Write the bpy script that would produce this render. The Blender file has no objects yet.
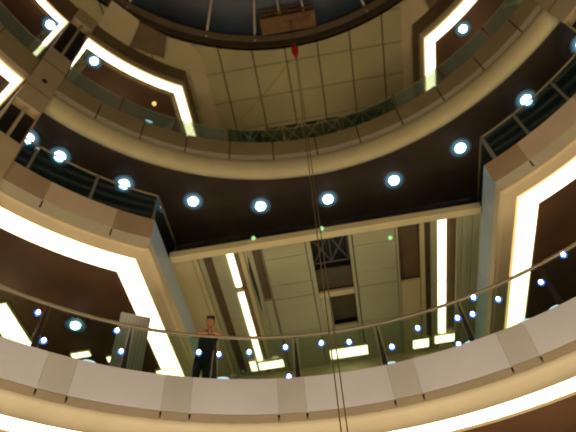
import bpy, math, random
from mathutils import Vector, Matrix
random.seed(7)
scene = bpy.context.scene
COL = scene.collection
PI = math.pi
CX, CY, R0 = 0.15, 0.92, 9.84           # plan circle of the round atrium
ZG = -1.6                               # ground floor (the lens is the origin)

# ------------------------------------------------------------------ materials
def mat(name, col, rough=0.6, var=0.12, scale=1.5, metal=0.0, spec=0.3, stretch=None):
    m = bpy.data.materials.new(name); m.use_nodes = True
    nt = m.node_tree; b = nt.nodes['Principled BSDF']
    tc = nt.nodes.new('ShaderNodeTexCoord')
    mp = nt.nodes.new('ShaderNodeMapping')
    if stretch: mp.inputs['Scale'].default_value = stretch
    no = nt.nodes.new('ShaderNodeTexNoise'); no.inputs['Scale'].default_value = scale
    no.inputs['Detail'].default_value = 3
    rp = nt.nodes.new('ShaderNodeValToRGB')
    c = Vector(col)
    rp.color_ramp.elements[0].position = 0.3; rp.color_ramp.elements[1].position = 0.7
    rp.color_ramp.elements[0].color = (*(c * (1 - var)), 1)
    rp.color_ramp.elements[1].color = (*(c * (1 + var)), 1)
    nt.links.new(tc.outputs['Object'], mp.inputs['Vector'])
    nt.links.new(mp.outputs[0], no.inputs['Vector'])
    nt.links.new(no.outputs['Fac'], rp.inputs['Fac'])
    nt.links.new(rp.outputs[0], b.inputs['Base Color'])
    b.inputs['Roughness'].default_value = rough
    b.inputs['Metallic'].default_value = metal
    b.inputs['Specular IOR Level'].default_value = spec
    return m

def emis(name, col, s, base=(0.8, 0.8, 0.8)):
    m = bpy.data.materials.new(name); m.use_nodes = True
    b = m.node_tree.nodes['Principled BSDF']
    b.inputs['Base Color'].default_value = (*base, 1)
    b.inputs['Emission Color'].default_value = (*col, 1)
    b.inputs['Emission Strength'].default_value = s
    return m

def glass(name, tint, gl=0.10, pale_sheen=0.0):
    m = bpy.data.materials.new(name); m.use_nodes = True
    nt = m.node_tree; nt.nodes.clear()
    out = nt.nodes.new('ShaderNodeOutputMaterial')
    tr = nt.nodes.new('ShaderNodeBsdfTransparent'); tr.inputs[0].default_value = (*tint, 1)
    go = nt.nodes.new('ShaderNodeBsdfGlossy'); go.inputs['Roughness'].default_value = 0.04
    go.inputs[0].default_value = (0.75, 0.95, 1.0, 1)
    lw = nt.nodes.new('ShaderNodeLayerWeight'); lw.inputs['Blend'].default_value = 0.25
    ma = nt.nodes.new('ShaderNodeMath'); ma.operation = 'MULTIPLY_ADD'
    ma.inputs[1].default_value = 0.5; ma.inputs[2].default_value = gl * 0.5
    mx = nt.nodes.new('ShaderNodeMixShader')
    nt.links.new(lw.outputs['Fresnel'], ma.inputs[0]); nt.links.new(ma.outputs[0], mx.inputs[0])
    nt.links.new(tr.outputs[0], mx.inputs[1]); nt.links.new(go.outputs[0], mx.inputs[2])
    if pale_sheen:  # diffuse share paints a pale sheen of caught light on the glass
        df = nt.nodes.new('ShaderNodeBsdfDiffuse'); df.inputs[0].default_value = (0.62, 0.68, 0.55, 1)
        m2 = nt.nodes.new('ShaderNodeMixShader'); m2.inputs[0].default_value = pale_sheen
        nt.links.new(mx.outputs[0], m2.inputs[1]); nt.links.new(df.outputs[0], m2.inputs[2])
        nt.links.new(m2.outputs[0], out.inputs[0])
    else: nt.links.new(mx.outputs[0], out.inputs[0])
    return m

def panel_ceiling(name, col, seam, px, ox, py, oy, w=0.03):
    """ceiling boards with dark joints on a rectangular pitch"""
    m = mat(name, col, 0.55, 0.07, 0.6)
    nt = m.node_tree; b = nt.nodes['Principled BSDF']
    src = b.inputs['Base Color'].links[0].from_socket
    tc = nt.nodes.new('ShaderNodeTexCoord'); sp = nt.nodes.new('ShaderNodeSeparateXYZ')
    nt.links.new(tc.outputs['Object'], sp.inputs[0])
    def line(sock, pitch, off, ww):
        a = nt.nodes.new('ShaderNodeMath'); a.operation = 'SUBTRACT'; a.inputs[1].default_value = off
        nt.links.new(sock, a.inputs[0])
        d = nt.nodes.new('ShaderNodeMath'); d.operation = 'PINGPONG'; d.inputs[1].default_value = pitch / 2
        nt.links.new(a.outputs[0], d.inputs[0])
        l = nt.nodes.new('ShaderNodeMath'); l.operation = 'LESS_THAN'; l.inputs[1].default_value = ww
        nt.links.new(d.outputs[0], l.inputs[0]); return l.outputs[0]
    lx = line(sp.outputs['X'], px, ox, w); ly = line(sp.outputs['Y'], py, oy, w * 1.3)
    hy = nt.nodes.new('ShaderNodeMath'); hy.operation = 'MULTIPLY'; hy.inputs[1].default_value = 0.45
    nt.links.new(ly, hy.inputs[0])
    mx2 = nt.nodes.new('ShaderNodeMath'); mx2.operation = 'MAXIMUM'
    nt.links.new(lx, mx2.inputs[0]); nt.links.new(hy.outputs[0], mx2.inputs[1])
    mix = nt.nodes.new('ShaderNodeMix'); mix.data_type = 'RGBA'
    nt.links.new(mx2.outputs[0], mix.inputs['Factor'])
    nt.links.new(src, mix.inputs[6]); mix.inputs[7].default_value = (*seam, 1)
    nt.links.new(mix.outputs[2], b.inputs['Base Color'])
    return m

M = dict(
    white=mat('pale_panel', (0.53, 0.51, 0.535), 0.35, 0.05, 0.8, spec=0.5),
    grey=mat('taupe_panel', (0.44, 0.415, 0.39), 0.35, 0.05, 0.8, spec=0.5),
    strip=mat('tan_strip', (0.27, 0.215, 0.145), 0.5, 0.08),
    lipC=mat('olive_plaster', (0.55, 0.47, 0.265), 0.6, 0.06),
    lipA=mat('pale_beige_plaster', (0.46, 0.395, 0.275), 0.6, 0.06),
    lip=mat('beige_plaster', (0.60, 0.48, 0.29), 0.6, 0.06),
    tanA=mat('tan_panel', (0.38, 0.265, 0.155), 0.4, 0.06),
    tanB=mat('light_tan_panel', (0.56, 0.43, 0.30), 0.4, 0.06),
    brownC=mat('brown_panel', (0.30, 0.235, 0.12), 0.5, 0.08),
    lipstrip=mat('pale_strip', (0.50, 0.44, 0.31), 0.5, 0.06),
    blue=mat('blue_grey_panel', (0.36, 0.45, 0.52), 0.35, 0.05, spec=0.5),  # cool reflected light put into the colour of the side panels
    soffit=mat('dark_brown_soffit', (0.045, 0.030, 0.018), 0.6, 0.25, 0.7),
    inner=mat('red_brown_ceiling', (0.12, 0.062, 0.030), 0.6, 0.2, 0.8),
    dark=mat('near_black_paint', (0.018, 0.016, 0.014), 0.6, 0.2),
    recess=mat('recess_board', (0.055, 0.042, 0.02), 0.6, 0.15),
    trussdark=mat('dark_blue_steel', (0.07, 0.085, 0.075), 0.5, 0.15),
    darkbrown=mat('dark_brown_board', (0.10, 0.068, 0.032), 0.6, 0.15),
    board=mat('olive_beige_board', (0.33, 0.325, 0.20), 0.55, 0.06, 0.7),
    warm=mat('warm_beige_board', (0.48, 0.40, 0.22), 0.55, 0.08, 0.7),
    roofb=panel_ceiling('roof_ceiling_boards', (0.40, 0.35, 0.17), (0.07, 0.05, 0.025), 1.425, -3.0, 1.45, 9.9),
    roofl=mat('roof_ceiling_plain', (0.50, 0.40, 0.22), 0.55, 0.08, 0.7),
    roofd=mat('roof_ceiling_dark', (0.15, 0.10, 0.05), 0.6, 0.1),
    column=mat('column_cladding', (0.44, 0.34, 0.20), 0.5, 0.1, 1.2),
    truss=mat('truss_steel', (0.55, 0.52, 0.24), 0.5, 0.15),
    trussback=mat('green_black_void', (0.045, 0.05, 0.025), 0.7, 0.2),
    night=mat('night_glass', (0.016, 0.030, 0.05), 0.45, 0.6, 0.35, spec=0.5),
    rib=mat('pale_steel', (0.62, 0.56, 0.42), 0.4, 0.06),
    hoist=mat('rust_orange_paint', (0.17, 0.085, 0.03), 0.6, 0.3, 3),
    rope=mat('dark_rope', (0.12, 0.08, 0.035), 0.8, 0.2, 8),
    ropetan=mat('tan_rope', (0.22, 0.16, 0.08), 0.8, 0.2, 8),
    red=mat('red_lacquer', (0.55, 0.015, 0.012), 0.45, 0.08, 4),
    rail=mat('bronze_rail', (0.20, 0.165, 0.10), 0.4, 0.08, metal=0.2),
    steel=mat('post_steel', (0.55, 0.55, 0.50), 0.25, 0.08, metal=0.7),
    postdark=mat('dark_post', (0.035, 0.033, 0.03), 0.35, 0.1, metal=0.4),
    floor=mat('stone_floor', (0.45, 0.38, 0.28), 0.3, 0.1, 0.8),
    wall=mat('brown_wall', (0.16, 0.11, 0.06), 0.6, 0.15, 0.5),
    divider=mat('grey_ribbed_board', (0.36, 0.33, 0.28), 0.5, 0.08, 2, stretch=(1, 1, 0.1)),
    fabric=mat('black_cloth', (0.018, 0.017, 0.016), 0.85, 0.2, 6),
    trouser=mat('charcoal_cloth', (0.028, 0.026, 0.022), 0.85, 0.2, 6),
    skin=mat('skin', (0.34, 0.14, 0.07), 0.55, 0.05, 6),
    hair=mat('black_hair', (0.012, 0.009, 0.007), 0.6, 0.2, 20),
    eye=mat('eye_white', (0.7, 0.68, 0.62), 0.3, 0.02),
    lips=mat('lips', (0.36, 0.11, 0.08), 0.5, 0.05),
    trim=mat('lamp_trim', (0.5, 0.5, 0.48), 0.3, 0.05, metal=0.5),
)
M['cove'] = emis('cove_tube', (1.0, 0.86, 0.60), 3.2)
M['coverim'] = emis('cove_diffuser', (1.0, 0.66, 0.24), 0.85)
M['tube'] = emis('warm_tube', (1.0, 0.86, 0.58), 3.2)
M['lens'] = emis('downlight_lens', (0.70, 0.92, 1.0), 14)
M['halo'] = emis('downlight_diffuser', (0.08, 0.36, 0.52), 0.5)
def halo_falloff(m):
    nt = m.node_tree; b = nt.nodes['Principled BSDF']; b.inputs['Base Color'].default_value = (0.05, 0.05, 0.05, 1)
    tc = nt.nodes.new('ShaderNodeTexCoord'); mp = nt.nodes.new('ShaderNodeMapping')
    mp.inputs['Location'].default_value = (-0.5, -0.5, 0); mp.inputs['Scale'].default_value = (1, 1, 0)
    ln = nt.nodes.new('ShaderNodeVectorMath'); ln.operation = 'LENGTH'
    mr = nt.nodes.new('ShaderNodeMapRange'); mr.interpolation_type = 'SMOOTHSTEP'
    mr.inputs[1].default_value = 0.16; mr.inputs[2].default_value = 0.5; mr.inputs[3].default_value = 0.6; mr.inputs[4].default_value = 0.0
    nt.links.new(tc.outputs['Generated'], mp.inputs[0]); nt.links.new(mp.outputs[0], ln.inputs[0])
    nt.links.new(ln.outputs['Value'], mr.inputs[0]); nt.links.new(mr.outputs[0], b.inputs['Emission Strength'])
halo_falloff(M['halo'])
M['led'] = emis('led_lens', (0.55, 0.75, 1.0), 7)  # emission for the reflections painted onto the railing glass
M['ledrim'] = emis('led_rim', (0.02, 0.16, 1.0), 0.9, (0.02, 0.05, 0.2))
M['amber'] = emis('amber_lens', (1.0, 0.5, 0.12), 1.3)
M['green'] = emis('green_lens', (0.06, 0.8, 0.22), 0.75)
M['cyan'] = emis('cyan_lens', (0.22, 0.62, 0.80), 0.9)  # emission for the glints painted onto the railing glass
M['glassA'] = glass('railing_glass', (0.80, 0.88, 0.79), 0.10)
M['glassB'] = glass('tinted_railing_glass', (0.70, 0.76, 0.76), 0.14)
M['glassC2'] = glass('clear_green_railing_glass', (0.72, 0.78, 0.62), 0.08, 0.02)
M['glassC'] = glass('green_railing_glass', (0.86, 0.92, 0.80), 0.12, 0.14)

# ------------------------------------------------------------------ mesh building
class MB:
    def __init__(s): s.v = []; s.f = []
    def add(s, vs, fs):
        n = len(s.v); s.v += [tuple(v) for v in vs]; s.f += [tuple(i + n for i in f) for f in fs]; return s
    def box(s, x0, x1, y0, y1, z0, z1, mtx=None):
        vs = [Vector((x, y, z)) for z in (z0, z1) for y in (y0, y1) for x in (x0, x1)]
        if mtx: vs = [mtx @ v for v in vs]
        return s.add(vs, [(0, 2, 3, 1), (4, 5, 7, 6), (0, 1, 5, 4), (2, 6, 7, 3), (0, 4, 6, 2), (1, 3, 7, 5)])
    def prism(s, poly, z0, z1):
        n = len(poly)
        vs = [(x, y, z0) for x, y in poly] + [(x, y, z1) for x, y in poly]
        fs = [tuple(range(n))[::-1], tuple(range(n, 2 * n))]
        fs += [(i, (i + 1) % n, n + (i + 1) % n, n + i) for i in range(n)]
        return s.add(vs, fs)
    def sweep(s, path, prof, closed=False):
        """profile [(d, z)] carried along a plan path, d measured to the left of travel"""
        n = len(path); m = len(prof); vs = []
        for i in range(n):
            p = Vector(path[i])
            if closed: a = Vector(path[i - 1]); b = Vector(path[(i + 1) % n])
            else: a = Vector(path[i - 1]) if i else None; b = Vector(path[i + 1]) if i < n - 1 else None
            ds = []
            if a is not None: ds.append((p - a).normalized())
            if b is not None: ds.append((b - p).normalized())
            ns = [Vector((-d.y, d.x)) for d in ds]
            nn = sum(ns, Vector((0, 0))).normalized()
            k = 1 / max(0.3, nn.dot(ns[0]))
            vs += [(p.x + nn.x * d * k, p.y + nn.y * d * k, z) for d, z in prof]
        fs = []
        for i in range(n if closed else n - 1):
            j = (i + 1) % n
            for q in range(m):
                r = (q + 1) % m
                fs.append((i * m + q, i * m + r, j * m + r, j * m + q))
        if not closed:
            fs += [tuple(range(m))[::-1], tuple((n - 1) * m + q for q in range(m))]
        return s.add(vs, fs)
    def tube(s, pts, r, n=8, r2=None):
        pts = [Vector(p) for p in pts]; k = len(pts); vs = []
        up = Vector((0, 0, 1)) if abs((pts[-1] - pts[0]).normalized().z) < 0.9 else Vector((1, 0, 0))
        for i, p in enumerate(pts):
            t = (pts[min(i + 1, k - 1)] - pts[max(i - 1, 0)]).normalized()
            a = t.cross(up).normalized(); b = t.cross(a)
            rr = r if r2 is None else r + (r2 - r) * i / (k - 1)
            vs += [p + (a * math.cos(2 * PI * q / n) + b * math.sin(2 * PI * q / n)) * rr for q in range(n)]
        fs = [(i * n + q, i * n + (q + 1) % n, (i + 1) * n + (q + 1) % n, (i + 1) * n + q) for i in range(k - 1) for q in range(n)]
        fs += [tuple(range(n))[::-1], tuple((k - 1) * n + q for q in range(n))]
        return s.add(vs, fs)
    def lathe(s, c, prof, n=24, mtx=None):
        """profile [(r, z)] turned about the vertical through c"""
        m = len(prof); vs = []
        for q in range(n):
            a = 2 * PI * q / n
            for r, z in prof:
                v = Vector((r * math.cos(a), r * math.sin(a), z))
                vs.append((mtx @ v if mtx else v) + Vector(c))
        fs = [(q * m + i, ((q + 1) % n) * m + i, ((q + 1) % n) * m + i + 1, q * m + i + 1) for q in range(n) for i in range(m - 1)]
        fs += [tuple(q * m for q in range(n))[::-1], tuple(q * m + m - 1 for q in range(n))]
        return s.add(vs, fs)
    def ball(s, c, rx, ry=None, rz=None, n=14, m=9, mtx=None):
        ry = ry or rx; rz = rz or rx
        vs = []; 
        for i in range(1, m):
            t = PI * i / m
            for q in range(n):
                a = 2 * PI * q / n
                v = Vector((rx * math.sin(t) * math.cos(a), ry * math.sin(t) * math.sin(a), rz * math.cos(t)))
                vs.append((mtx @ v if mtx else v) + Vector(c))
        top = Vector((0, 0, rz)); bot = Vector((0, 0, -rz))
        vs += [(mtx @ top if mtx else top) + Vector(c), (mtx @ bot if mtx else bot) + Vector(c)]
        fs = [(i * n + q, (i + 1) * n + q, (i + 1) * n + (q + 1) % n, i * n + (q + 1) % n) for i in range(m - 2) for q in range(n)]
        T = (m - 1) * n
        fs += [(T, q, (q + 1) % n) for q in range(n)] + [(T + 1, (m - 2) * n + (q + 1) % n, (m - 2) * n + q) for q in range(n)]
        return s.add(vs, fs)
    def build(s, name, m, parent=None, smooth=False):
        me = bpy.data.meshes.new(name)
        me.from_pydata(s.v, [], s.f); me.materials.append(m)
        import bmesh
        bm = bmesh.new(); bm.from_mesh(me)
        bmesh.ops.recalc_face_normals(bm, faces=bm.faces); bm.to_mesh(me); bm.free()
        if smooth:
            for p in me.polygons: p.use_smooth = True
        o = bpy.data.objects.new(name, me); COL.objects.link(o)
        if parent is not None:
            o.parent = parent
            o.matrix_parent_inverse = Matrix.Translation(-parent.location)
        return o

def struct(o, label=None):
    o['kind'] = 'structure'
    if label: o['label'] = label
    return o
def tag(o, label, cat, group=None):
    o['label'] = label; o['category'] = cat
    if group: o['group'] = group
    return o
def thing(name, loc, label, cat, group=None):
    o = bpy.data.objects.new(name, None); o.empty_display_size = 0.2
    o.location = loc; COL.objects.link(o)
    return tag(o, label, cat, group)

def P(a, r=R0, c=None):
    cx, cy = c or (CX, CY); t = math.radians(a)
    return (cx + r * math.sin(t), cy + r * math.cos(t))
def P3(a, r, z): return (*P(a, r), z)
def arc(a0, a1, r=R0, step=1.5, c=None):
    n = max(1, round(abs(a1 - a0) / step))
    return [P(a0 + (a1 - a0) * i / n, r, c) for i in range(n + 1)]
def offset(path, d):
    out = []
    n = len(path)
    for i in range(n):
        p = Vector(path[i]); ds = []
        if i: ds.append((p - Vector(path[i - 1])).normalized())
        if i < n - 1: ds.append((Vector(path[i + 1]) - p).normalized())
        ns = [Vector((-q.y, q.x)) for q in ds]
        nn = sum(ns, Vector((0, 0))).normalized(); k = 1 / max(0.3, nn.dot(ns[0]))
        out.append((p.x + nn.x * d * k, p.y + nn.y * d * k))
    return out

XL, XR = P(-29)[0], P(29)[0]            # the void's side edges
YB = 17.3
A_OUT = 17.8
WL = [P(-53, 15)] + arc(-53, -29) + [(XL, YB)]
WLB = [P(-61, 15)] + arc(-61, -29) + [(XL, YB)]
WRB = [(XR, YB)] + arc(29, 61) + [P(61, 15)]
WR = [(XR, YB)] + arc(29, 53) + [P(53, 15)]
BAY = arc(-84, -57.7) + [P(-57.7, 15)]
XRD = P(32.4)[0]
WRD = [(XRD, YB)] + arc(32.4, 53) + [P(53, 15)]

# ------------------------------------------------------------------ ground floor and shell
def ring(name, r0, r1, z0, z1, m, a0=0, a1=360):
    mb = MB()
    if a1 - a0 >= 360:
        mb.sweep(arc(0, 360 - 3, R0, 3), [(r0 - R0, z0), (r1 - R0, z0), (r1 - R0, z1), (r0 - R0, z1)], closed=True)
    else:
        mb.sweep(arc(a0, a1), [(r0 - R0, z0), (r1 - R0, z0), (r1 - R0, z1), (r0 - R0, z1)])
    return mb.build(name, m)
gf = MB().lathe((CX, CY, 0), [(0.01, ZG - 0.2), (18.2, ZG - 0.2), (18.2, ZG), (0.01, ZG)], 72)
struct(gf.build('floor', M['floor']))
struct(ring('wall_outer', 17.9, 18.2, ZG, 24.7, M['wall']))

# ------------------------------------------------------------------ lowest balcony ring (A)
ZA0, ZA1 = 7.21, 8.37
struct(ring('floor', 10.0, 17.9, 7.42, 8.30, M['soffit']))
struct(ring('ceiling', 11.0, 17.9, 7.14, 7.42, M['inner']))
fa = struct(MB().sweep(arc(0, 357, R0, 3), [(0.06, 7.40), (0.16, 7.40), (0.16, 8.30), (0.06, 8.30)], closed=True).build('balcony_front', M['dark']))
per = 14.4; k0 = -9.3
seams = []
for i in range(-5, 6):
    a = k0 + per * i
    seams.append((a, a + 3.5, 'grey')); seams.append((a + 3.5, a + per, 'white'))
g = 0.09
for a0, a1, kind in seams:
    MB().sweep(arc(a0 + 0.01, a1 - 0.01, R0, 1.0), [(0, 7.47), (0.06, 7.47), (0.06, ZA1), (0, ZA1)]).build('panel', M[kind], fa)
ls = MB()
for a0, a1, kind in seams:
    ls.sweep(arc(a0 + 0.12, a1 - 0.12, R0, 1.2), [(0.01, 7.45), (0.05, ZA0), (0.14, ZA0), (0.14, 7.45)])
ls.build('lower_strip', M['strip'], fa)
MB().sweep(arc(87, 273, R0, 3), [(0, ZA0), (0.06, ZA0), (0.06, ZA1), (0, ZA1)]).build('plain_panel', M['white'], fa)
lipA = [(0.03, ZA0 - 0.005), (0.10, 7.14), (0.3, 7.08), (0.52, 7.06), (0.58, 7.10), (0.58, 7.40), (0.07, 7.40)]
MB().sweep(arc(0, 357, R0, 3), lipA, closed=True).build('lip', M['lipA'], fa, True)
cl = thing('cove_light', (*P(0, 10.7), 7.1), 'long curved white cove light under the lowest balcony ring, at the foot of the picture', 'light', 'cove lights')
MB().sweep(arc(-80, 80, R0, 1.5), [(0.64, 7.10), (1.04, 7.10), (1.04, 7.2), (0.64, 7.2)]).build('tube', M['cove'], cl)
MB().sweep(arc(-80, 80, R0, 1.5), [(1.04, 7.09), (1.15, 7.09), (1.15, 7.2), (1.04, 7.2)]).build('edge_trim', M['lip'], cl)

# ------------------------------------------------------------------ wings at the next level (B)
ZB0, ZB1 = 12.45, 13.74
def wing_poly(path, d, left):
    p = offset(path, d)
    if left:                                    # path runs radial -> arc -> +y
        a_in = -53; q = p[-1]; a_end = math.degrees(math.atan2(q[0] - CX, q[1] - CY))
        p[0] = (p[0][0], p[0][1]); rr = math.hypot(q[0] - CX, q[1] - CY)
        return p + arc(a_end - 1, -52 if abs(d) < .7 and d > .5 else -59, 17.4, 4)
    q = p[0]; a_st = math.degrees(math.atan2(q[0] - CX, q[1] - CY))
    return p + arc(52 if abs(d) < .7 and d > .5 else 59, a_st + 1, 17.4, 4)

def fascia(name, path, zt, zm, zb, tiles, sides, tone_lip):
    """tiles: (a0, a1, material) along the arc; sides: x and its sign for the panel along the void"""
    base = struct(MB().sweep(path, [(0.07, zb + 0.05), (0.2, zb + 0.05), (0.2, zt - 0.03), (0.07, zt - 0.03)]).build(name, M['dark']))
    for a0, a1, m in tiles:
        MB().sweep(arc(a0 + 0.01, a1 - 0.01, R0, 1), [(0, zm), (0.07, zm), (0.07, zt), (0, zt)]).build('panel', M[m], base)
        MB().sweep(arc(a0 + 0.12, a1 - 0.12, R0, 1), [(0.0, zm - 0.03), (0.06, zb), (0.14, zb), (0.14, zm - 0.03)]).build('lower_strip', M[tone_lip], base)
    for x, s in sides:
        y = P(29)[1]
        for y0, y1 in ((y + 0.01, 11.24), (11.25, 13.6), (13.63, YB)):
            MB().box(min(x, x + s * 0.07), max(x, x + s * 0.07), y0, y1, zm - 0.08, zt + 0.02).build('side_panel', M['blue'], base)
        MB().box(min(x, x + s * 0.1), max(x, x + s * 0.1), y + 0.01, YB, zb, zm - 0.1).build('lower_strip', M['lip'], base)
        MB().box(min(x, x + s * 0.1), max(x, x + s * 0.1), 11.25, YB, zt + 0.02, 13.9).build('upper_strip', M['warm'], base)
    return base

tl = [(-61, -53, 'tanB'), (-53, -46.2, 'tanA'), (-46.2, -35.2, 'tanB'), (-35.2, -29, 'tanA')]
tr = [(29, 35.0, 'tanA'), (35.0, 45.5, 'tanB'), (45.5, 53, 'tanA'), (53, 61, 'tanB')]
fbl = fascia('balcony_front', WLB, ZB1, 12.9, ZB0, tl, [(XL, -1)], 'lipstrip')
fbr = fascia('balcony_front', WRB, ZB1, 12.9, ZB0, tr, [(XR, 1)], 'lipstrip')
for path, base, left in ((WLB, fbl, True), (WRB, fbr, False)):
    MB().sweep(path, [(0.05, ZB0), (0.12, 12.40), (0.40, 12.37), (0.44, 12.40), (0.44, 12.6), (0.05, 12.6)]).build('lip', M['lip'], base)
    struct(MB().prism(wing_poly(path, 0.2, left), 12.62, 13.70).build('floor', M['soffit']))
    struct(MB().prism(wing_poly(path, 1.1, left), 12.46, 12.61).build('ceiling', M['inner']))
def cove(path, z, d0, d1, label, leg=None, end=0):
    """bent light trough; `leg` is the width of the short return at path end 0 or -1"""
    t = thing('cove_light', (*path[len(path) // 2], z), label, 'light', 'cove lights')
    o = offset(path, d0); q = offset(path, d1)
    if leg:
        n = offset(path, d0 + leg)
        c = Vector(path[1 if end == 0 else -2]) - Vector((CX, CY)); k = 1 if end == 0 else -2
        a = math.degrees(math.atan2(c.x, c.y)) + (1 if end == 0 else -1) * math.degrees((d0 + leg) / (R0 + d1))
        q[0 if end == 0 else -1] = n[0 if end == 0 else -1]; q[k] = P(a, R0 + d1)
    MB().prism(o + q[::-1], z, z + 0.12).build('tube', M['cove'], t)
    MB().sweep(path, [(d0 - 0.05, z - 0.02), (d0, z - 0.02), (d0, z + 0.12), (d0 - 0.05, z + 0.12)]).build('edge_trim', M['coverim'], t)
    return t
cove(WLB, 12.42, 0.46, 1.08, 'bent white cove light under the left tan balcony wing, middle level')
cove(WRB, 12.42, 0.52, 1.06, 'bent white cove light under the right tan balcony wing, middle level')

# ------------------------------------------------------------------ ring with the row of downlights (C)
ZC0, ZC1 = 17.04, 19.15
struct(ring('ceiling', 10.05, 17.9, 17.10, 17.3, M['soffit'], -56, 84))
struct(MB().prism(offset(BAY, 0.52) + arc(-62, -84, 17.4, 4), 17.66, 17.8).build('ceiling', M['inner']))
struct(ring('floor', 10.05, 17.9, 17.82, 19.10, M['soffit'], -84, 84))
fc = struct(MB().sweep(arc(-53, 53), [(0.06, 17.6), (0.2, 17.6), (0.2, 19.08), (0.06, 19.08)]).build('balcony_front', M['dark']))
cs = [-53] + [-44.2 + 9.17 * i for i in range(11)] + [53]
for a0, a1 in zip(cs[:-1], cs[1:]):
    if a1 - a0 < 1.5: continue
    MB().sweep(arc(a0 + 0.11, a1 - 0.11, R0, 1), [(0, 18.22), (0.06, 18.22), (0.06, ZC1), (0, ZC1)]).build('panel', M['brownC'], fc)
st = MB()
for a0, a1 in zip(cs[:-1], cs[1:]):
    if a1 - a0 < 1.5: continue
    st.sweep(arc(a0 + 0.13, a1 - 0.13, R0, 1), [(0.01, 18.19), (0.05, 17.92), (0.15, 17.92), (0.15, 18.19)])
st.build('lower_strip', M['lipstrip'], fc)
bull = [(0.02, 17.90), (-0.06, 17.75), (-0.08, 17.5), (-0.03, 17.25), (0.06, 17.09), (0.20, 17.02), (0.30, 17.06), (0.30, 17.9)]
MB().sweep(arc(-53, 53), bull).build('lip', M['lipC'], fc, True)
# the bay left of the column at this level
fcb = struct(MB().sweep(BAY, [(0.07, 17.75), (0.2, 17.75), (0.2, 19.08), (0.07, 19.08)]).build('balcony_front', M['dark']))
for a0, a1 in ((-84, -74), (-74, -66), (-66, -57.7)):
    MB().sweep(arc(a0 + 0.1, a1 - 0.1, R0, 1), [(0, 17.95), (0.06, 17.95), (0.06, ZC1), (0, ZC1)]).build('panel', M['brownC'], fcb)
MB().sweep(BAY, [(0.0, 17.92), (0.02, 17.64), (0.07, 17.60), (0.18, 17.72)]).build('lip', M['lip'], fcb)
cove(BAY, 17.60, 0.12, 0.46, 'bent white cove light cut by the left border, below the upper left corner parapet', 0.16, -1)

# ------------------------------------------------------------------ top level: dropped ceilings of the wings and the roof ceiling
ZD0, ZD1 = 23.1, 24.7
for path, left, lab in ((WL, True, 'bent white cove light around the upper left opening, right of the slanting column'),
                        (WRD, False, 'bent white cove light around the upper right opening near the top border')):
    b = struct(MB().sweep(path, [(0.0, ZD0 + 0.25), (0.2, ZD0 + 0.25), (0.2, ZD1), (0.0, ZD1)]).build('bulkhead', M['roofd']))
    MB().sweep(path, ([(-0.10, ZD0 + 0.25), (-0.05, ZD0), (0.02, ZD0 - 0.02), (0.05, ZD0 + 0.25)] if left else [(-0.03, ZD0 + 0.25), (0.02, ZD0), (0.14, ZD0 - 0.02), (0.16, ZD0 + 0.25)])).build('lip', M['warm' if not left else 'brownC'], b)
    struct(MB().prism(wing_poly(path, 0.62, left), 23.14, 23.3).build('ceiling', M['inner']))
    cove(path, 23.08, 0.05 if left else 0.16, 0.40 if left else 0.56, lab, 0.17, 0 if left else -1)
bb = struct(MB().sweep(BAY, [(0.0, ZD0), (0.15, ZD0), (0.15, ZD1), (0.0, ZD1)]).build('bulkhead', M['roofd']))
struct(MB().prism(offset(BAY, 0.5) + arc(-62, -84, 17.4, 4), 23.14, 23.3).build('ceiling', M['inner']))
cove(BAY, 23.06, 0.08, 0.32, 'bent white cove light at the top left border, left of the slanting column', 0.14, -1)

SC = (0.3, -1.1); SR = 10.3            # skylight opening
def sky_y(x): return SC[1] + math.sqrt(SR ** 2 - (x - SC[0]) ** 2)
TX0, TX1 = -2.85, 3.95
mb = MB()
n = 14
front = [(TX0 + (TX1 - TX0) * i / n, sky_y(TX0 + (TX1 - TX0) * i / n)) for i in range(n + 1)]
mb.prism(front + [(TX1, 13.0), (TX0, 13.0)], 24.7, 24.85)
mb.prism([(TX0, 14.7), (TX1, 14.7), (TX1, 18.6), (TX0, 18.6)], 24.7, 24.85)
struct(mb.build('ceiling', M['roofb']))
def side_plate(x0, s):
    a0 = math.degrees(math.asin((x0 - SC[0]) / SR))
    inner = arc(a0, s * 175, SR, 3, SC)
    outer = arc(s * 175, 0, 20, 4, SC)
    outer = [q for q in outer if (q[0] - x0) * s > 0]
    return MB().prism(inner + outer + [(x0, 18.6)], 24.7, 24.85).build('ceiling', M['roofb'])
struct(side_plate(TX0, -1)); struct(side_plate(TX1, 1))
# lighter and darker boards on the ceiling over the wings
bd = struct(MB().box(-0.01, 0.01, -0.01, 0.01, 24.9, 24.91).build('ceiling', M['roofl']))
for quad, m in ([[(-7.85, 7.1), (-6.75, 6.05), (-5.9, 7.05), (-6.7, 8.0)], 'roofl'], [[(-6.66, 8.02), (-5.88, 7.1), (-4.98, 7.87), (-5.36, 8.8)], 'roofd'],
                [[(-5.30, 8.85), (-4.9, 7.95), (-4.1, 8.4), (-3.75, 9.0), (-3.75, 12.9), (-4.45, 12.9), (-4.45, 9.5)], 'roofl'],
                [[(4.95, 8.3), (5.75, 8.0), (6.15, 8.75), (5.35, 9.3), (5.35, 12.8), (4.95, 12.8)], 'roofl'], [[(6.2, 8.8), (5.85, 7.9), (7.2, 6.5), (7.75, 7.3)], 'roofd']):
    MB().prism(quad, 24.655, 24.699).build('ceiling_board', M[m], bd)
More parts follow.
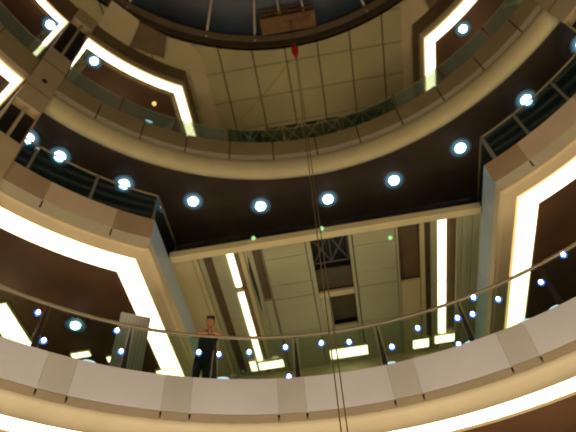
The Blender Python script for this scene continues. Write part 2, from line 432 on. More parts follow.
# void with the steel trusses at the back of the roof ceiling
v = MB(); v.box(TX0, TX1, 13.0, 14.7, 25.3, 25.4); v.box(TX0 - .05, TX0, 13, 14.7, 24.86, 25.4); v.box(TX1, TX1 + .05, 13, 14.7, 24.86, 25.4)
v.box(TX0, TX1, 14.65, 14.75, 24.86, 25.4); v.box(TX0, TX1, 12.95, 13.0, 24.86, 25.4)
struct(v.build('ceiling_recess', M['trussback']))
def truss(name, x0, x1, y0, y1, z, bays, r, label, m):
    t = thing(name, ((x0 + x1) / 2, (y0 + y1) / 2, z), label, 'truss', 'steel trusses')
    for y in (y0, y1): MB().tube([(x0, y, z), (x1, y, z)], r, 6).build('chord', m, t)
    for i in range(bays):
        a = x0 + (x1 - x0) * i / bays; b = x0 + (x1 - x0) * (i + 1) / bays
        MB().tube([(a, y0, z), (b, y1, z)], r * 0.8, 6).build('brace', m, t)
        MB().tube([(a, y1, z + 2 * r), (b, y0, z + 2 * r)], r * 0.8, 6).build('brace', m, t)
        MB().tube([(b, y0, z), (b, y1, z)], r * 0.7, 6).build('strut', m, t)
    return t
truss('roof_truss', TX0, TX1, 13.05, 14.2, 24.95, 7, 0.045, 'long olive cross-braced roof truss seen over the upper glass railing', M['truss'])

# skylight
sk = struct(MB().sweep(arc(0, 357, SR, 3, SC), [(-0.02, 24.70), (0.12, 24.70), (0.12, 25.5), (-0.02, 25.5)], closed=True).build('skylight', M['darkbrown']))
MB().sweep(arc(0, 357, SR, 3, SC), [(-0.3, 25.35), (-0.03, 25.35), (-0.03, 25.5), (-0.3, 25.5)], closed=True).build('frame', M['darkbrown'], sk)
MB().lathe((SC[0], SC[1], 0), [(0.01, 29.8), (5, 28.9), (8, 27.3), (SR + 0.05, 25.5), (SR + 0.1, 25.6), (8.1, 27.4), (5.1, 29.0), (0.01, 29.9)], 72).build('glazing', M['night'], sk, True)
for a in (-60, -41, -21.5, -9.5, 19, 35, 55):
    pts = [(*P(a, r, SC), z) for r, z in ((SR - 0.06, 25.36), (8, 27.1), (5, 28.7), (0.3, 29.6))]
    MB().tube(pts, 0.055, 8).build('rib', M['rib'], sk)
sb = MB()
for r, z in ((8.3, 27.0), (6, 28.2)):
    sb.sweep(arc(0, 356, r, 4, SC), [(0, z), (0.06, z), (0.06, z + 0.06), (0, z + 0.06)], closed=True)
sb.build('purlin', M['darkbrown'], sk)
# work platform slung under the skylight
wp = thing('work_platform', (0.17, 8.2, 24.9), 'rust-coloured hanging work platform slung below the dark skylight', 'platform')
MB().box(-1.0, 1.35, 7.95, 8.65, 24.86, 24.98).build('deck', M['hoist'], wp)
gr = MB()
for y in (7.97, 8.63):
    for z in (25.45, 25.95): gr.tube([(-1.0, y, z), (1.35, y, z)], 0.045, 6)
    for x in (-0.98, -0.4, 0.18, 0.76, 1.33): gr.tube([(x, y, 24.95), (x, y, 25.95)], 0.04, 6)
gr.build('guard_rail', M['hoist'], wp)
MB().box(-0.9, 1.25, 8.52, 8.6, 25.0, 25.25).build('kick_board', M['hoist'], wp)
MB().box(-0.5, 0.6, 8.05, 8.5, 25.0, 25.5).build('winch_box', M['darkbrown'], wp)
for x in (-0.12, 0.92):
    MB().tube([(x, 8.3, 25.0), (x - 0.05, 6.9, 27.75)], 0.05, 8).build('hanger', M['rib'], wp)

# ------------------------------------------------------------------ columns
def column(a):
    t = math.radians(a)
    mx = Matrix.Translation((CX, CY, 0)) @ Matrix.Rotation(-t, 4, 'Z')     # local y = radial
    b = struct(MB().box(-0.42, 0.42, 10.05, 13.2, ZG, 24.7, mx).build('column', M['dark']))
    for z0, z1 in ((ZG, 9.0), (11.6, 14.4), (16.3, 20.3), (23.6, 24.69)):
        MB().box(-0.43, 0.43, 9.74, 11.0, z0, z1, mx).build('cladding', M['column'], b)
    for z0, z1 in ((9.0, 11.6), (14.4, 16.3), (20.3, 23.6)):
        MB().box(-0.045, 0.045, 9.82, 10.06, z0, z1, mx).build('mullion', M['column'], b)
        for s in (-1, 1):
            MB().box(s * 0.41 - 0.02, s * 0.41 + 0.02, 9.78, 10.06, z0, z1, mx).build('side_trim', M['column'], b)
    for z in (17.3, 19.2):
        MB().box(-0.44, 0.44, 9.73, 10.2, z - 0.015, z + 0.015, mx).build('joint', M['darkbrown'], b)
    MB().lathe((0, 0, 0), [(0.09, 0), (0.09, 0.03)], 12, mx @ Matrix.Translation((0.0, 9.74, 18.0)) @ Matrix.Rotation(PI / 2, 4, 'X')).build('access_cap', M['dark'], b)
column(-55.25); column(55.25)

# ------------------------------------------------------------------ central recess at the middle level
struct(MB().box(XL - 0.2, XR + 0.2, 17.3, 17.5, 8.3, 14.5).build('wall_back', M['warm']))
struct(MB().box(XL + 0.05, XR - 0.05, 11.25, 17.3, 14.5, 14.6).build('ceiling_plate', M['dark']))
bm_ = struct(MB().box(XL + 0.02, XR - 0.02, 11.0, 11.24, 13.74, 13.98).build('beam', M['lipC']))
ct = struct(MB().box(XL - 0.1, -4.0, 11.26, 17.28, 13.9, 14.0).build('ceiling', M['warm']))
def strip(x0, x1, y0, y1, z0, z1, m, name='ceiling_board'): return MB().box(x0, x1, y0, y1, z0, z1).build(name, M[m], ct)
YA = 11.26; YZ = 17.28
strip(-3.98, -3.83, YA, YZ, 13.86, 14.0, 'warm'); strip(-3.81, -3.66, YA, YZ, 13.90, 14.0, 'board')
strip(-3.65, -3.40, YA, YZ, 14.0, 14.1, 'darkbrown'); strip(-3.39, -2.93, YA, YZ, 13.92, 14.0, 'board')
strip(-2.70, -2.55, YA, YZ, 13.95, 14.0, 'darkbrown'); strip(-2.54, -2.40, YA, YZ, 13.88, 14.0, 'warm')
strip(-2.39, -2.13, YA, YZ, 13.96, 14.02, 'board')
MB().prism([(-2.36, 12.2), (-2.28, 11.6), (-2.24, 13.2), (-2.30, 14.2)], 13.93, 13.96).build('access_slot', M['dark'], ct)
strip(-2.12, -1.87, YA, 13.6, 14.0, 14.05, 'darkbrown'); strip(-2.12, -1.87, 13.62, YZ, 13.9, 14.0, 'board')
for x0, x1 in ((-1.80, -0.47), (1.02, 2.32)):
    for y0, y1, m in ((YA, 11.85, 'board'), (11.875, 13.0, 'board'), (13.02, 13.62, 'board'), (13.65, 15.3, 'board'), (15.33, YZ, 'board')):
        strip(x0, x1, y0, y1, 13.9, 14.0, m)
for x0, x1 in ((-1.85, -1.83), (-0.44, -0.30), (0.88, 0.98), (2.34, 2.41)):
    strip(x0, x1, YA, YZ, 13.88, 14.0, 'board')
strip(-0.29, 0.87, 13.66, 13.88, 13.9, 14.0, 'warm'); strip(-0.29, 0.04, 13.9, YZ, 13.9, 14.0, 'board')
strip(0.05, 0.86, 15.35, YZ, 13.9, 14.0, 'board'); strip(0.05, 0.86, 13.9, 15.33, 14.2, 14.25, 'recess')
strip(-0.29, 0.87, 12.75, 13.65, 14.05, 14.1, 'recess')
strip(2.43, 3.06, YA, 13.7, 14.05, 14.1, 'darkbrown'); strip(2.43, 3.06, 13.72, YZ, 13.9, 14.0, 'warm')
strip(3.08, 3.22, YA, YZ, 13.86, 14.0, 'warm'); strip(3.24, 3.40, YA, YZ, 14.02, 14.1, 'darkbrown')
strip(3.42, 3.63, YA, YZ, 13.9, 14.0, 'board'); strip(3.93, 4.22, YA, YZ, 14.0, 14.1, 'darkbrown')
for i, x in enumerate((4.24, 4.40, 4.56, 4.72)):
    strip(x, x + (0.145 if i < 3 else 0.3), YA, YZ, 13.90 - 0.04 * (i % 2), 14.0, 'board')
# side columns that carry the recess, glimpsed behind the side panels
truss('recess_truss', -0.27, 0.85, 11.5, 12.6, 14.2, 2, 0.028, 'small dark truss inside the square opening of the central ceiling', M['trussdark'])

# ------------------------------------------------------------------ straight light lines and light boxes under the central ceiling
def light_line(x0, x1, spans, z, label):
    t = thing('light_line', ((x0 + x1) / 2, spans[0][0], z), label, 'light', 'ceiling light lines')
    for y0, y1 in spans: MB().box(x0, x1, y0, y1, z, z + 0.1).build('tube', M['tube'], t)
    MB().box(x0, x1, spans[0][0], spans[-1][1], z + 0.1, z + 0.14).build('channel', M['warm'], t)
    for (a, b), (c, d) in zip(spans[:-1], spans[1:]):
        MB().box(x0, x1, b, c, z + 0.02, z + 0.1).build('joint', M['warm'], t)
light_line(-2.90, -2.72, ((11.3, 12.78), (13.05, 16.5)), 13.88, 'straight two-piece white light line in the central ceiling, nearest the person')
light_line(3.66, 3.90, ((11.3, 13.9), (13.96, 16.5)), 13.88, 'straight white light line in the central ceiling, beside the right wing')
def light_box(x0, x1, y0, y1, z, label, rot=0):
    t = thing('light_box', ((x0 + x1) / 2, (y0 + y1) / 2, z), label, 'light', 'light boxes deep in the ceiling')
    MB().box(x0, x1, y0, y1, z, z + 0.06).build('diffuser', M['tube'], t)
    f = MB()
    f.box(x0 - .03, x0, y0 - .03, y1 + .03, z - .01, z + .07); f.box(x1, x1 + .03, y0 - .03, y1 + .03, z - .01, z + .07)
    f.box(x0, x1, y0 - .03, y0, z - .01, z + .07); f.box(x0, x1, y1, y1 + .03, z - .01, z + .07)
    f.build('frame', M['warm'], t)
light_box(-0.27, 1.08, 16.45, 16.95, 13.83, 'long white light box behind the glass railing at the middle, under the square opening')
light_box(2.72, 3.28, 16.6, 17.05, 13.83, 'short white light box left of the foot of the right light line')
light_box(3.5, 4.2, 16.55, 16.95, 13.83, 'white light box at the foot of the right light line')
light_box(4.9, 5.35, 15.9, 16.5, 12.33, 'small white light box under the side of the right wing')
light_box(-2.9, -2.0, 16.55, 16.95, 13.83, 'white light box forming a corner with the left light line')
light_box(-3.2, -2.98, 16.4, 16.95, 13.83, 'small square light box left of the foot of the left light line')
light_box(-9.80, -9.12, 10.6, 13.2, 12.38, 'slanted bright light box at the left border behind the glass')

# ------------------------------------------------------------------ round downlights
def downlight(c, r, label, group='round downlights', lens='lens'):
    t = thing('downlight', c, label, 'light', group)
    x, y, z = c
    MB().lathe((x, y, z), [(0.005, -0.68 * r)] + [(0.74 * r * math.sin(q * PI / 14), -0.68 * r * math.cos(q * PI / 14)) for q in range(1, 8)] + [(0.005, 0.0)], 20).build('lens', M[lens], t)
    MB().lathe((x, y, z), [(0.01, -0.012), (r * 1.7, -0.008), (r * 1.7, 0.0), (0.01, 0.0)], 24).build('diffuser', M['halo'], t)  # soft glow around the lamp, painted as a dim emissive disc
    return t
ords = ['first', 'second', 'third', 'fourth', 'fifth', 'sixth', 'seventh', 'eighth', 'ninth']
for i, a in enumerate((-51.9, -46.3, -34.9, -22.6, -10.4, 2.0, 14.3, 27.0, 40.0)):
    downlight(P3(a, 11.28, 17.098), 0.235, 'round bluish-white downlight in the dark soffit, %s from the left along its arc' % ords[i])
downlight(P3(51.5, 11.28, 17.098), 0.235, 'round bluish-white downlight in the dark soffit, at the right border beyond the corner')
for x, y, lab in ((-7.81, 7.84, 'round downlight inside the upper left opening, right of the slanting column'), (7.13, 9.2, 'round downlight inside the upper right opening'),
                  (-8.95, 6.15, 'round downlight near the top left corner, left of the slanting column')):
    downlight((x, y, 23.12), 0.21, lab)
downlight((-7.59, 11.93, 12.44), 0.20, 'bright downlight in the brown ceiling behind the lower left glass')
t = thing('amber_lamp', (-6.6, 11.4, 23.13), 'small amber lamp on the ceiling of the upper left opening', 'light')
MB().lathe((-6.0, 10.1, 23.13), [(0.01, -0.12), (0.06, -0.10), (0.09, -0.02), (0.09, 0.0), (0.01, 0.0)], 12).build('bulb', M['amber'], t)
t.location = (-6.0, 10.1, 23.13)
for c in t.children: c.matrix_parent_inverse = Matrix.Translation(-t.location)
for (x, y, z), lab in (((-1.98, 10.97, 13.98), 'tiny green indicator lamp on the beam above the left ceiling panel'),
                       ((0.13, 10.97, 13.92), 'tiny green indicator lamp on the beam above the square opening'), ((2.17, 11.72, 13.86), 'tiny green indicator lamp on the ceiling panel right of the square opening')):
    t = thing('indicator_lamp', (x, y, z), lab, 'light', 'green indicator lamps')
    MB().ball((x, y, z), 0.065, n=10, m=6).build('lens', M['green'], t)
    MB().box(x - 0.05, x + 0.05, y, y + 0.05, z, z + 0.05).build('housing', M['dark'], t)
for (x, y), lab in (((-6.9, 13.6), 'flat warm lamp behind the lower left glass, below the bright downlight'), ((-5.6, 14.6), 'flat warm lamp behind the lower left glass, at the foot of the grey divider'),
                    ((-7.9, 13.2), 'flat warm lamp behind the lower left glass, nearest the left dark post')):
    t = thing('ceiling_lamp', (x, y, 12.4), lab, 'light', 'flat warm ceiling lamps')  # emissive boxes set at the warm bright spots
    MB().box(x - 0.28, x + 0.28, y - 0.1, y + 0.1, 12.38, 12.41).build('diffuser', M['tube'], t)
    MB().box(x - 0.31, x + 0.31, y - 0.13, y + 0.13, 12.41, 12.46).build('housing', M['warm'], t)

# ------------------------------------------------------------------ glass railings
def railing(name, path, z0, z1, post_at, gm, rm, pm, label, reflections=(), inset=0.1, rail_r=0.042, lattice=True, glints_=()):
    base = thing(name, (*path[len(path) // 2], z0), label, 'railing', 'glass railings')
    p = offset(path, inset)
    # length along the path
    L = [0]
    for a, b in zip(p[:-1], p[1:]): L.append(L[-1] + math.dist(a, b))
    def at(s):
        for i in range(len(L) - 1):
            if L[i + 1] >= s - 1e-9:
                f = (s - L[i]) / max(1e-9, L[i + 1] - L[i]); a, b = p[i], p[i + 1]
                d = Vector((b[0] - a[0], b[1] - a[1])).normalized()
                return Vector((a[0] + (b[0] - a[0]) * f, a[1] + (b[1] - a[1]) * f)), d
    MB().tube([(x, y, z1) for x, y in p], rail_r, 8).build('handrail', M[rm], base, True)
    cuts = sorted(set([0.0, L[-1]] + [s for s in post_at(L[-1], p, L)]))
    for s in cuts:
        q, d = at(min(max(s, 0.02), L[-1] - 0.02))
        mx = Matrix.Translation((q.x, q.y, z0)) @ Matrix(((d.x, -d.y, 0, 0), (d.y, d.x, 0, 0), (0, 0, 1, 0), (0, 0, 0, 1)))
        h = z1 - z0
        b = MB()
        if lattice:
            for y in (-0.05, 0.035):
                b.add([mx @ Vector(v) for v in ((-0.065, y, 0), (0.065, y, 0), (0.018, y, h * 0.82), (-0.018, y, h * 0.82), (-0.065, y + 0.015, 0), (0.065, y + 0.015, 0), (0.018, y + 0.015, h * 0.82), (-0.018, y + 0.015, h * 0.82))],
                      [(0, 1, 2, 3), (7, 6, 5, 4), (0, 4, 5, 1), (1, 5, 6, 2), (2, 6, 7, 3), (3, 7, 4, 0)])
            for k in range(5): b.box(-0.012, 0.012, -0.05, 0.05, h * (0.08 + 0.16 * k), h * (0.10 + 0.16 * k), mx)
            b.box(-0.01, 0.01, -0.01, 0.01, h * 0.7, h - rail_r, mx)
        else:
            for o in (-0.022, 0.022): b.box(o - 0.014, o + 0.014, -0.05, 0.05, 0, h - rail_r, mx)
            for k in (1, 5): b.box(-0.05, 0.05, -0.014, 0.014, h * k / 6.4 - 0.015, h * k / 6.4 + 0.015, mx)
        b.build('post', M[pm], base)
    for s0, s1 in zip(cuts[:-1], cuts[1:]):
        if s1 - s0 < 0.25: continue
        seg = [tuple(at(s0 + 0.08)[0])] + [p[i] for i in range(len(L)) if s0 + 0.12 < L[i] < s1 - 0.12] + [tuple(at(s1 - 0.08)[0])]
        MB().sweep(seg, [(-0.008, z0 + 0.04), (0.008, z0 + 0.04), (0.008, z1 - rail_r - 0.05), (-0.008, z1 - rail_r - 0.05)]).build('glass_panel', M[gm], base)
    for a, z in reflections:
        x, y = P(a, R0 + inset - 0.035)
        lb = MB().ball((x, y, z), 0.046, 0.046, 0.06, n=10, m=6).build('led_light', M['led'], base)  # reflections in the glass, put in as small glowing balls
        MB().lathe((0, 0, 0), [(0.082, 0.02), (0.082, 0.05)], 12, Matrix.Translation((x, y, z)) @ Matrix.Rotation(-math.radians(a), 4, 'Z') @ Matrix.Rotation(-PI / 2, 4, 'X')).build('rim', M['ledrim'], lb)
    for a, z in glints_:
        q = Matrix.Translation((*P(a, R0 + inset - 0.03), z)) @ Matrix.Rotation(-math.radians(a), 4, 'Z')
        MB().ball((0, 0, 0), 0.14, 0.02, 0.04, 10, 6).build('edge_light', M['cyan'], base).matrix_parent_inverse = Matrix.Translation(-base.location) @ q  # glints on the glass, put in as flat glowing ellipsoids
    return base
def by_angle(angs):
    def f(Lt, p, L):
        out = []
        for a in angs:
            i = min(range(len(p)), key=lambda k: abs(math.degrees(math.atan2(p[k][0] - CX, p[k][1] - CY)) - a)); out.append(L[i])
        return out
    return f
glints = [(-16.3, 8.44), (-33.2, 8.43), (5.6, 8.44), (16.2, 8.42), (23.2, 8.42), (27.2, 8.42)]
reflections = [(-40.9, 9.35), (-39.1, 8.67), (-30.8, 9.45), (-29.7, 8.88), (-19.7, 9.15), (-17.0, 9.13), (-12.9, 9.21), (-7.9, 9.33), (-7.7, 8.46), (-2.9, 9.36), (0.9, 9.27),
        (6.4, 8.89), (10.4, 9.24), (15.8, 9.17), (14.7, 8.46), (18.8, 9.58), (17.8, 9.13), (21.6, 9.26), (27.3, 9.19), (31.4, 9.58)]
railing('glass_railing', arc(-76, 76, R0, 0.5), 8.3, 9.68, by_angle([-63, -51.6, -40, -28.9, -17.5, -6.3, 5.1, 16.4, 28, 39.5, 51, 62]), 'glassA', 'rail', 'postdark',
        'long curved glass railing of the lowest balcony with small blue-white lights, person leaning on it', reflections, glints_=glints)
railing('glass_railing', arc(-52.8, -29, R0, 0.5) + [(XL, 11.7)], 13.70, 15.02, by_angle([-50.2, -40.0, -29.0]), 'glassB', 'rail', 'steel',
        'glass railing on the left tan balcony wing, turning the corner', (), 0.06, 0.035, False)
railing('glass_railing', [(P(30.8)[0], 11.8)] + arc(30.8, 52.8, R0, 0.5), 13.70, 15.02, by_angle([30.8, 37.5, 45]), 'glassB', 'rail', 'steel',
        'glass railing on the right tan balcony wing, turning the corner', (), 0.06, 0.035, False)
upr = railing('glass_railing', arc(-52.6, 52.6, R0, 0.5), 19.10, 20.32, by_angle([-40.5, -28.5, -17.6, -4.5, 7.5, 20.5, 31.5, 43]), 'glassC', 'rail', 'rail',
        'curved green-tinted glass railing on the upper brown balcony ring', (), 0.10, 0.018, False, [(-34.2, 19.42)])
for c in upr.children:
    if c.name.startswith('glass_panel'):
        q = sum((v.co.x for v in c.data.vertices), 0) / len(c.data.vertices)
        if -3.2 < q < 4.4: c.data.materials[0] = M['glassC2']
railing('glass_railing', arc(-84, -58, R0, 0.5), 19.10, 20.32, by_angle([-72]), 'glassC', 'rail', 'rail',
        'short glass railing in the top left corner, left of the slanting column', (), 0.10, 0.018, False)

# ------------------------------------------------------------------ divider, red lantern, ropes
dv = thing('divider_screen', (-5.3, 11.05, 8.3), 'grey ribbed divider screen standing behind the lower left glass', 'screen')
ang = math.atan2(0.38, 0.72)
mx = Matrix.Translation((-5.3, 11.03, 0)) @ Matrix.Rotation(ang, 4, 'Z')
MB().box(-0.40, 0.40, -0.02, 0.03, 8.36, 11.5, mx).build('board', M['divider'], dv)
rb = MB()
for i in range(9): rb.box(-0.39 + i * 0.0975 - 0.012, -0.39 + i * 0.0975 + 0.012, -0.04, -0.018, 8.38, 11.48, mx)
rb.build('rib', M['grey'], dv)
MB().box(-0.42, 0.42, -0.16, 0.16, 8.3, 8.36, mx).build('foot', M['postdark'], dv)

YR = 8.2
ln = thing('lantern', (0.24, YR, 20.9), 'small red lantern hanging on the ropes below the skylight', 'lantern')
MB().lathe((0.24, YR, 20.75), [(0.03, 0), (0.08, 0.10), (0.125, 0.40), (0.135, 0.75), (0.10, 1.08), (0.045, 1.22)], 14).build('body', M['red'], ln, True)
MB().lathe((0.24, YR, 20.6), [(0.035, 0), (0.05, 0.08), (0.04, 0.16)], 8).build('tassel', M['red'], ln)
MB().lathe((0.24, YR, 21.96), [(0.05, 0), (0.055, 0.05), (0.02, 0.07)], 8).build('cap', M['red'], ln)
for dx0, dx1, lab in ((0.0, -0.06, 'left one of two dark ropes running down the middle from the red lantern'), (0.05, 0.06, 'right one of two dark ropes running down the middle from the red lantern')):
    z0, z1 = 20.585, ZG + 0.02
    pts = [(0.22 + dx0 + (-0.47 + dx1 - dx0) * t, YR, z0 + (z1 - z0) * t) for t in [i / 16 for i in range(17)]]
    tag(MB().tube(pts, 0.013, 6).build('rope', M['rope']), lab, 'rope', 'ropes')
tag(MB().tube([(0.24, YR, 22.04), (0.28, YR, 24.855)], 0.015, 6).build('rope', M['rope']), 'short rope between the red lantern and the work platform', 'rope', 'ropes')
e = Vector(P3(-16.5, R0 + 0.1, 20.3)); s_ = Vector((0.07, YR + 0.05, 20.72))
tag(MB().tube([s_.lerp(e, i / 10) - Vector((0, 0, 0.25 * 4 * (i / 10) * (1 - i / 10))) for i in range(11)], 0.014, 6).build('rope', M['ropetan']),
    'thin slack tan rope from the red lantern to the upper railing on the left', 'rope', 'ropes')

# ------------------------------------------------------------------ the person leaning on the railing
def skinned(name, verts, edges, radii, m, parent, root=0, sub=2):
    me = bpy.data.meshes.new(name); me.from_pydata([tuple(v) for v in verts], edges, [])
    o = bpy.data.objects.new(name + '_cage', me); COL.objects.link(o)
    md = o.modifiers.new('Skin', 'SKIN'); md.use_smooth_shade = True
    if not me.skin_vertices: raise RuntimeError('no skin layer')
    for i, d in enumerate(me.skin_vertices[0].data):
        d.radius = radii[i] if isinstance(radii[i], tuple) else (radii[i], radii[i]); d.use_root = (i == root)
    sm = o.modifiers.new('Sub', 'SUBSURF'); sm.levels = sub; sm.render_levels = sub
    dg = bpy.context.evaluated_depsgraph_get(); ev = o.evaluated_get(dg)
    nm = bpy.data.meshes.new_from_object(ev); nm.name = name
    COL.objects.unlink(o); bpy.data.objects.remove(o)
    nm.materials.clear(); nm.materials.append(m)
    for p in nm.polygons: p.use_smooth = True
    r = bpy.data.objects.new(name, nm); COL.objects.link(r)
    if parent is not None: r.parent = parent
    return r
PA = -18.35
px_, py_ = P(PA, 10.34)
person = thing('person', (px_, py_, 8.30), 'person in black clothes leaning with folded arms on the lowest glass railing', 'person')
person.rotation_euler = (0, 0, -math.radians(PA))       # local -y looks into the atrium
person.scale = (1.17, 1.17, 1.17)
H = 1.0
sh = -0.10                                              # hips shifted to the person's left of frame
j = dict(pelvis=(sh, 0.12, 0.93), waist=(sh * .6, 0.06, 1.10), chest=(-0.02, -0.06, 1.32), collar=(0, -0.13, 1.46), neck=(0, -0.18, 1.50), head0=(0, -0.21, 1.56))
V = []; Ed = []; Rr = []
def addv(p, r, frm=None):
    V.append(p); Rr.append(r); i = len(V) - 1
    if frm is not None: Ed.append((frm, i))
    return i
pe = addv(j['pelvis'], 0.105); wa = addv(j['waist'], 0.095, pe); ch = addv(j['chest'], 0.105, wa)
co = addv(j['collar'], 0.075, ch); ne = addv(j['neck'], 0.052, co); hd = addv(j['head0'], 0.055, ne)
arms = {}
for s in (-1, 1):
    so = addv((s * 0.185, -0.11, 1.42), 0.062, co)
    el = addv((s * 0.36, -0.27, 1.242), 0.054, so)
    mi = addv((s * 0.20, -0.355, 1.246), 0.047, el)
    wr = addv((s * 0.10, -0.375, 1.242), 0.030, mi)
    pa = addv((s * 0.035, -0.385 - 0.02 * s, 1.250 + 0.012 * s), (0.040, 0.020), wr)
    hi = addv((sh + s * 0.09, 0.13, 0.88), 0.088, pe)
    kn = addv((sh * 1.15 + s * 0.10, 0.08, 0.48), 0.058, hi)
    an = addv((sh * 1.25 + s * 0.11, 0.16, 0.09), 0.038, kn)
    to = addv((sh * 1.25 + s * 0.12, -0.02, 0.045), 0.034, an)
    arms[s] = (V[pa])
body = skinned('body', V, Ed, Rr, M['skin'], person)
# fingers and thumbs, rooted in the palms
fv = []; fe = []; fr = []
for s in (-1, 1):
    p = Vector(arms[s])
    for k, ln_ in enumerate((0.062, 0.072, 0.068, 0.052)):
        b0 = p + Vector((0.0, -0.028 + 0.0185 * k, 0.0))
        n0 = len(fv)
        for q, (dx, dz) in enumerate(((0, 0), (0.5, 0.004), (0.85, -0.006), (1.0, -0.022))):
            fv.append(b0 + Vector((-s * (0.02 + ln_ * dx), 0, dz))); fr.append(0.0095 - 0.0008 * q)
        fe += [(n0, n0 + 1), (n0 + 1, n0 + 2), (n0 + 2, n0 + 3)]
    n0 = len(fv)
    for dx, dy, dz in ((0.02, -0.02, 0.0), (-0.005, -0.045, 0.0), (-0.03, -0.055, -0.006)):
        fv.append(p + Vector((s * dx, dy, dz))); fr.append(0.0105)
    fe += [(n0, n0 + 1), (n0 + 1, n0 + 2)]
me = bpy.data.meshes.new('f')
fing = MB()
for a, b in fe: fing.tube([fv[a], fv[b]], fr[a], 6, fr[b]); fing.ball(fv[b], fr[b], n=6, m=4)
fo = fing.build('fingers', M['skin'], None, True)
# head: skull with jaw, nose, ears, eyes, mouth
hc = Vector((0, -0.245, 1.665)); tilt = Matrix.Rotation(math.radians(14), 4, 'X')
hb = MB(); hb.ball(hc, 0.084, 0.098, 0.122, 18, 12, tilt); hb.ball(hc + tilt @ Vector((0, -0.022, -0.062)), 0.058, 0.068, 0.060, 14, 8, tilt)
hb.ball(hc + tilt @ Vector((0, -0.098, -0.018)), 0.014, 0.020, 0.028, 8, 6, tilt)
for s in (-1, 1): hb.ball(hc + tilt @ Vector((s * 0.078, 0.01, -0.01)), 0.012, 0.022, 0.034, 8, 6, tilt)
ho = hb.build('head', M['skin'], None, True)
import bmesh
bmj = bmesh.new(); bmj.from_mesh(body.data); bmj.from_mesh(fo.data); bmj.from_mesh(ho.data); bmj.to_mesh(body.data); bmj.free()
for q in body.data.polygons: q.use_smooth = True
for o in (fo, ho): bpy.data.objects.remove(o)
ho = body
eb = MB()
for s in (-1, 1): eb.ball(hc + tilt @ Vector((s * 0.030, -0.086, 0.006)), 0.013, 0.009, 0.008, 8, 6, tilt)
eo = eb.build('eyes', M['eye'], None, True); eo.parent = ho
ib = MB()
for s in (-1, 1): ib.ball(hc + tilt @ Vector((s * 0.030, -0.093, 0.006)), 0.006, 0.004, 0.006, 8, 6, tilt); ib.box(-0.018, 0.018, -0.003, 0.003, -0.003, 0.003, Matrix.Translation(hc) @ tilt @ Matrix.Translation((s * 0.031, -0.092, 0.026)))
io = ib.build('irises_and_brows', M['hair'], None, True); io.parent = ho
mo = MB().ball(hc + tilt @ Vector((0, -0.085, -0.066)), 0.026, 0.008, 0.009, 8, 6, tilt).build('mouth', M['lips'], None, True); mo.parent = ho
hr = MB(); hr.ball(hc + tilt @ Vector((0, 0.026, 0.040)), 0.098, 0.108, 0.118, 18, 10, tilt); hr.ball(hc + tilt @ Vector((0, -0.062, 0.075)), 0.076, 0.048, 0.042, 14, 8, tilt)
for q in range(9): hr.ball(hc + tilt @ Vector((0.070 * math.cos(q * PI / 8), -0.055 - 0.02 * math.sin(q * PI / 8), 0.088 + 0.008 * (q % 2))), 0.026, 0.026, 0.028, 8, 6, tilt)
hro = hr.build('hair', M['hair'], None, True); hro.parent = person
# shirt and trousers
def loft(mb, rows, n=18):
    """rows: (centre, rx, ry, forward pitch); closed ends"""
    vs = []
    for c, rx, ry, pit in rows:
        R_ = Matrix.Rotation(pit, 3, 'X')
        vs += [Vector(c) + R_ @ Vector((rx * math.cos(2 * PI * q / n), ry * math.sin(2 * PI * q / n), 0)) for q in range(n)]
    k = len(rows)
    fs = [(i * n + q, i * n + (q + 1) % n, (i + 1) * n + (q + 1) % n, (i + 1) * n + q) for i in range(k - 1) for q in range(n)]
    fs += [tuple(range(n))[::-1], tuple((k - 1) * n + q for q in range(n))]
    return mb.add(vs, fs)
sm_ = MB()
loft(sm_, [((sh, 0.11, 0.84), .185, .135, .1), ((sh * .9, 0.10, 0.96), .178, .132, .2), ((sh * .6, 0.05, 1.10), .165, .125, .35), ((-.03, -0.04, 1.28), .190, .140, .5),
           ((0, -0.10, 1.39), .205, .130, .6), ((0, -0.135, 1.46), .150, .105, .6), ((0, -0.165, 1.50), .068, .066, .6)])
for s in (-1, 1):
    loft(sm_, [((s * .12, -.10, 1.42), .085, .085, 0), ((s * .20, -.125, 1.415), .080, .080, 0), ((s * .28, -.20, 1.33), .068, .068, 0), ((s * .345, -.255, 1.262), .060, .056, 0)], 12)
so2 = sm_.build('shirt', M['fabric'], None, True); so2.parent = person
tm = MB()
loft(tm, [((sh, 0.12, 0.80), .175, .128, 0), ((sh, 0.12, 0.90), .178, .132, .1), ((sh * .9, 0.10, 0.99), .165, .125, .2)])
for s in (-1, 1):
    loft(tm, [((sh * 1.25 + s * .11, .155, .07), .062, .068, 0), ((sh * 1.2 + s * .105, .11, .30), .068, .072, 0), ((sh * 1.15 + s * .10, .085, .48), .076, .08, 0),
              ((sh * 1.05 + s * .095, .11, .70), .092, .10, 0), ((sh + s * .088, .12, .86), .095, .115, 0)], 14)
tr_ = tm.build('trousers', M['trouser'], None, True); tr_.parent = person
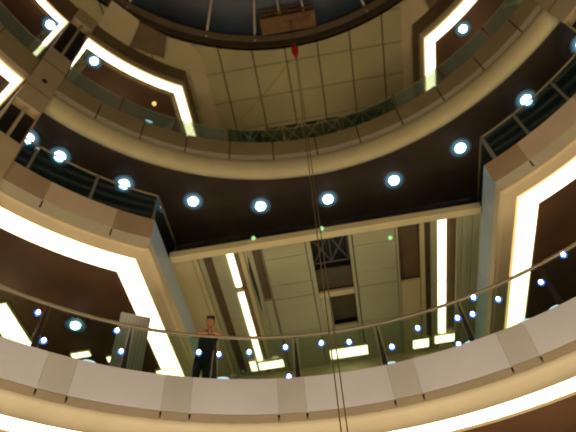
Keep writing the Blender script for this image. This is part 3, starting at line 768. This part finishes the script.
for s in (-1, 1):
    q = MB(); c = Vector((sh * 1.25 + s * 0.115, 0.06, 0.0))
    q.ball(c + Vector((0, 0, 0.045)), 0.048, 0.145, 0.045, 12, 8); q.ball(c + Vector((0, 0.07, 0.07)), 0.045, 0.06, 0.05, 10, 6)
    so_ = q.build('shoe', M['dark'], None, True); so_.parent = person

# ------------------------------------------------------------------ unseen fill lights
def lamp(loc, power, col, r=0.5, name='shop_lamp'):
    l = bpy.data.lights.new(name, 'POINT'); l.energy = power; l.color = col; l.shadow_soft_size = r
    o = bpy.data.objects.new(name, l); o.location = loc; COL.objects.link(o); return o
for i in range(10):  # unseen ring of fill lights added to brighten the balconies from below
    a = i * 36 + 18
    lamp(P3(a, 7.4, 1.6), 520, (1.0, 0.84, 0.60), 0.5)
for a in (-45, 45, -70, 70):
    lamp(P3(a, 14.0, 11.0), 60, (1.0, 0.75, 0.45), 0.4)
lamp((0.2, 14.5, 11.5), 60, (1.0, 0.88, 0.58), 0.6)  # unseen fill added beneath the central ceiling
lamp((-2.9, 13.5, 10.5), 60, (1.0, 0.85, 0.55), 0.5)
for a in (-42, 42, 0):
    lamp(P3(a, 12.5, 21.6), 45, (1.0, 0.78, 0.45), 0.4)
w = bpy.data.worlds.new('night'); scene.world = w; w.use_nodes = True
w.node_tree.nodes['Background'].inputs[0].default_value = (0.10, 0.16, 0.30, 1)
w.node_tree.nodes['Background'].inputs[1].default_value = 0.12

# ------------------------------------------------------------------ camera
cam = bpy.data.cameras.new('camera'); co_ = bpy.data.objects.new('camera', cam); COL.objects.link(co_)
cam.sensor_width = 36; cam.lens = 583.28 * 36 / 576; cam.clip_start = 0.05; cam.clip_end = 200
RM = Matrix(((0.9858346461687846, 0.1611696475479258, 0.0464154621063332), (0.1569299292272936, -0.7887257381527432, -0.5943775802595511), (-0.0591865555093025, 0.5932419866164967, -0.8028455000573003)))
co_.matrix_world = RM.to_4x4()
cam.dof.use_dof = True; cam.dof.focus_distance = 7.0; cam.dof.aperture_fstop = 0.95
scene.camera = co_
vs = scene.view_settings
vs.view_transform = 'Standard'; vs.look = 'None'; vs.exposure = 0.0; vs.gamma = 1.0; vs.use_curve_mapping = False
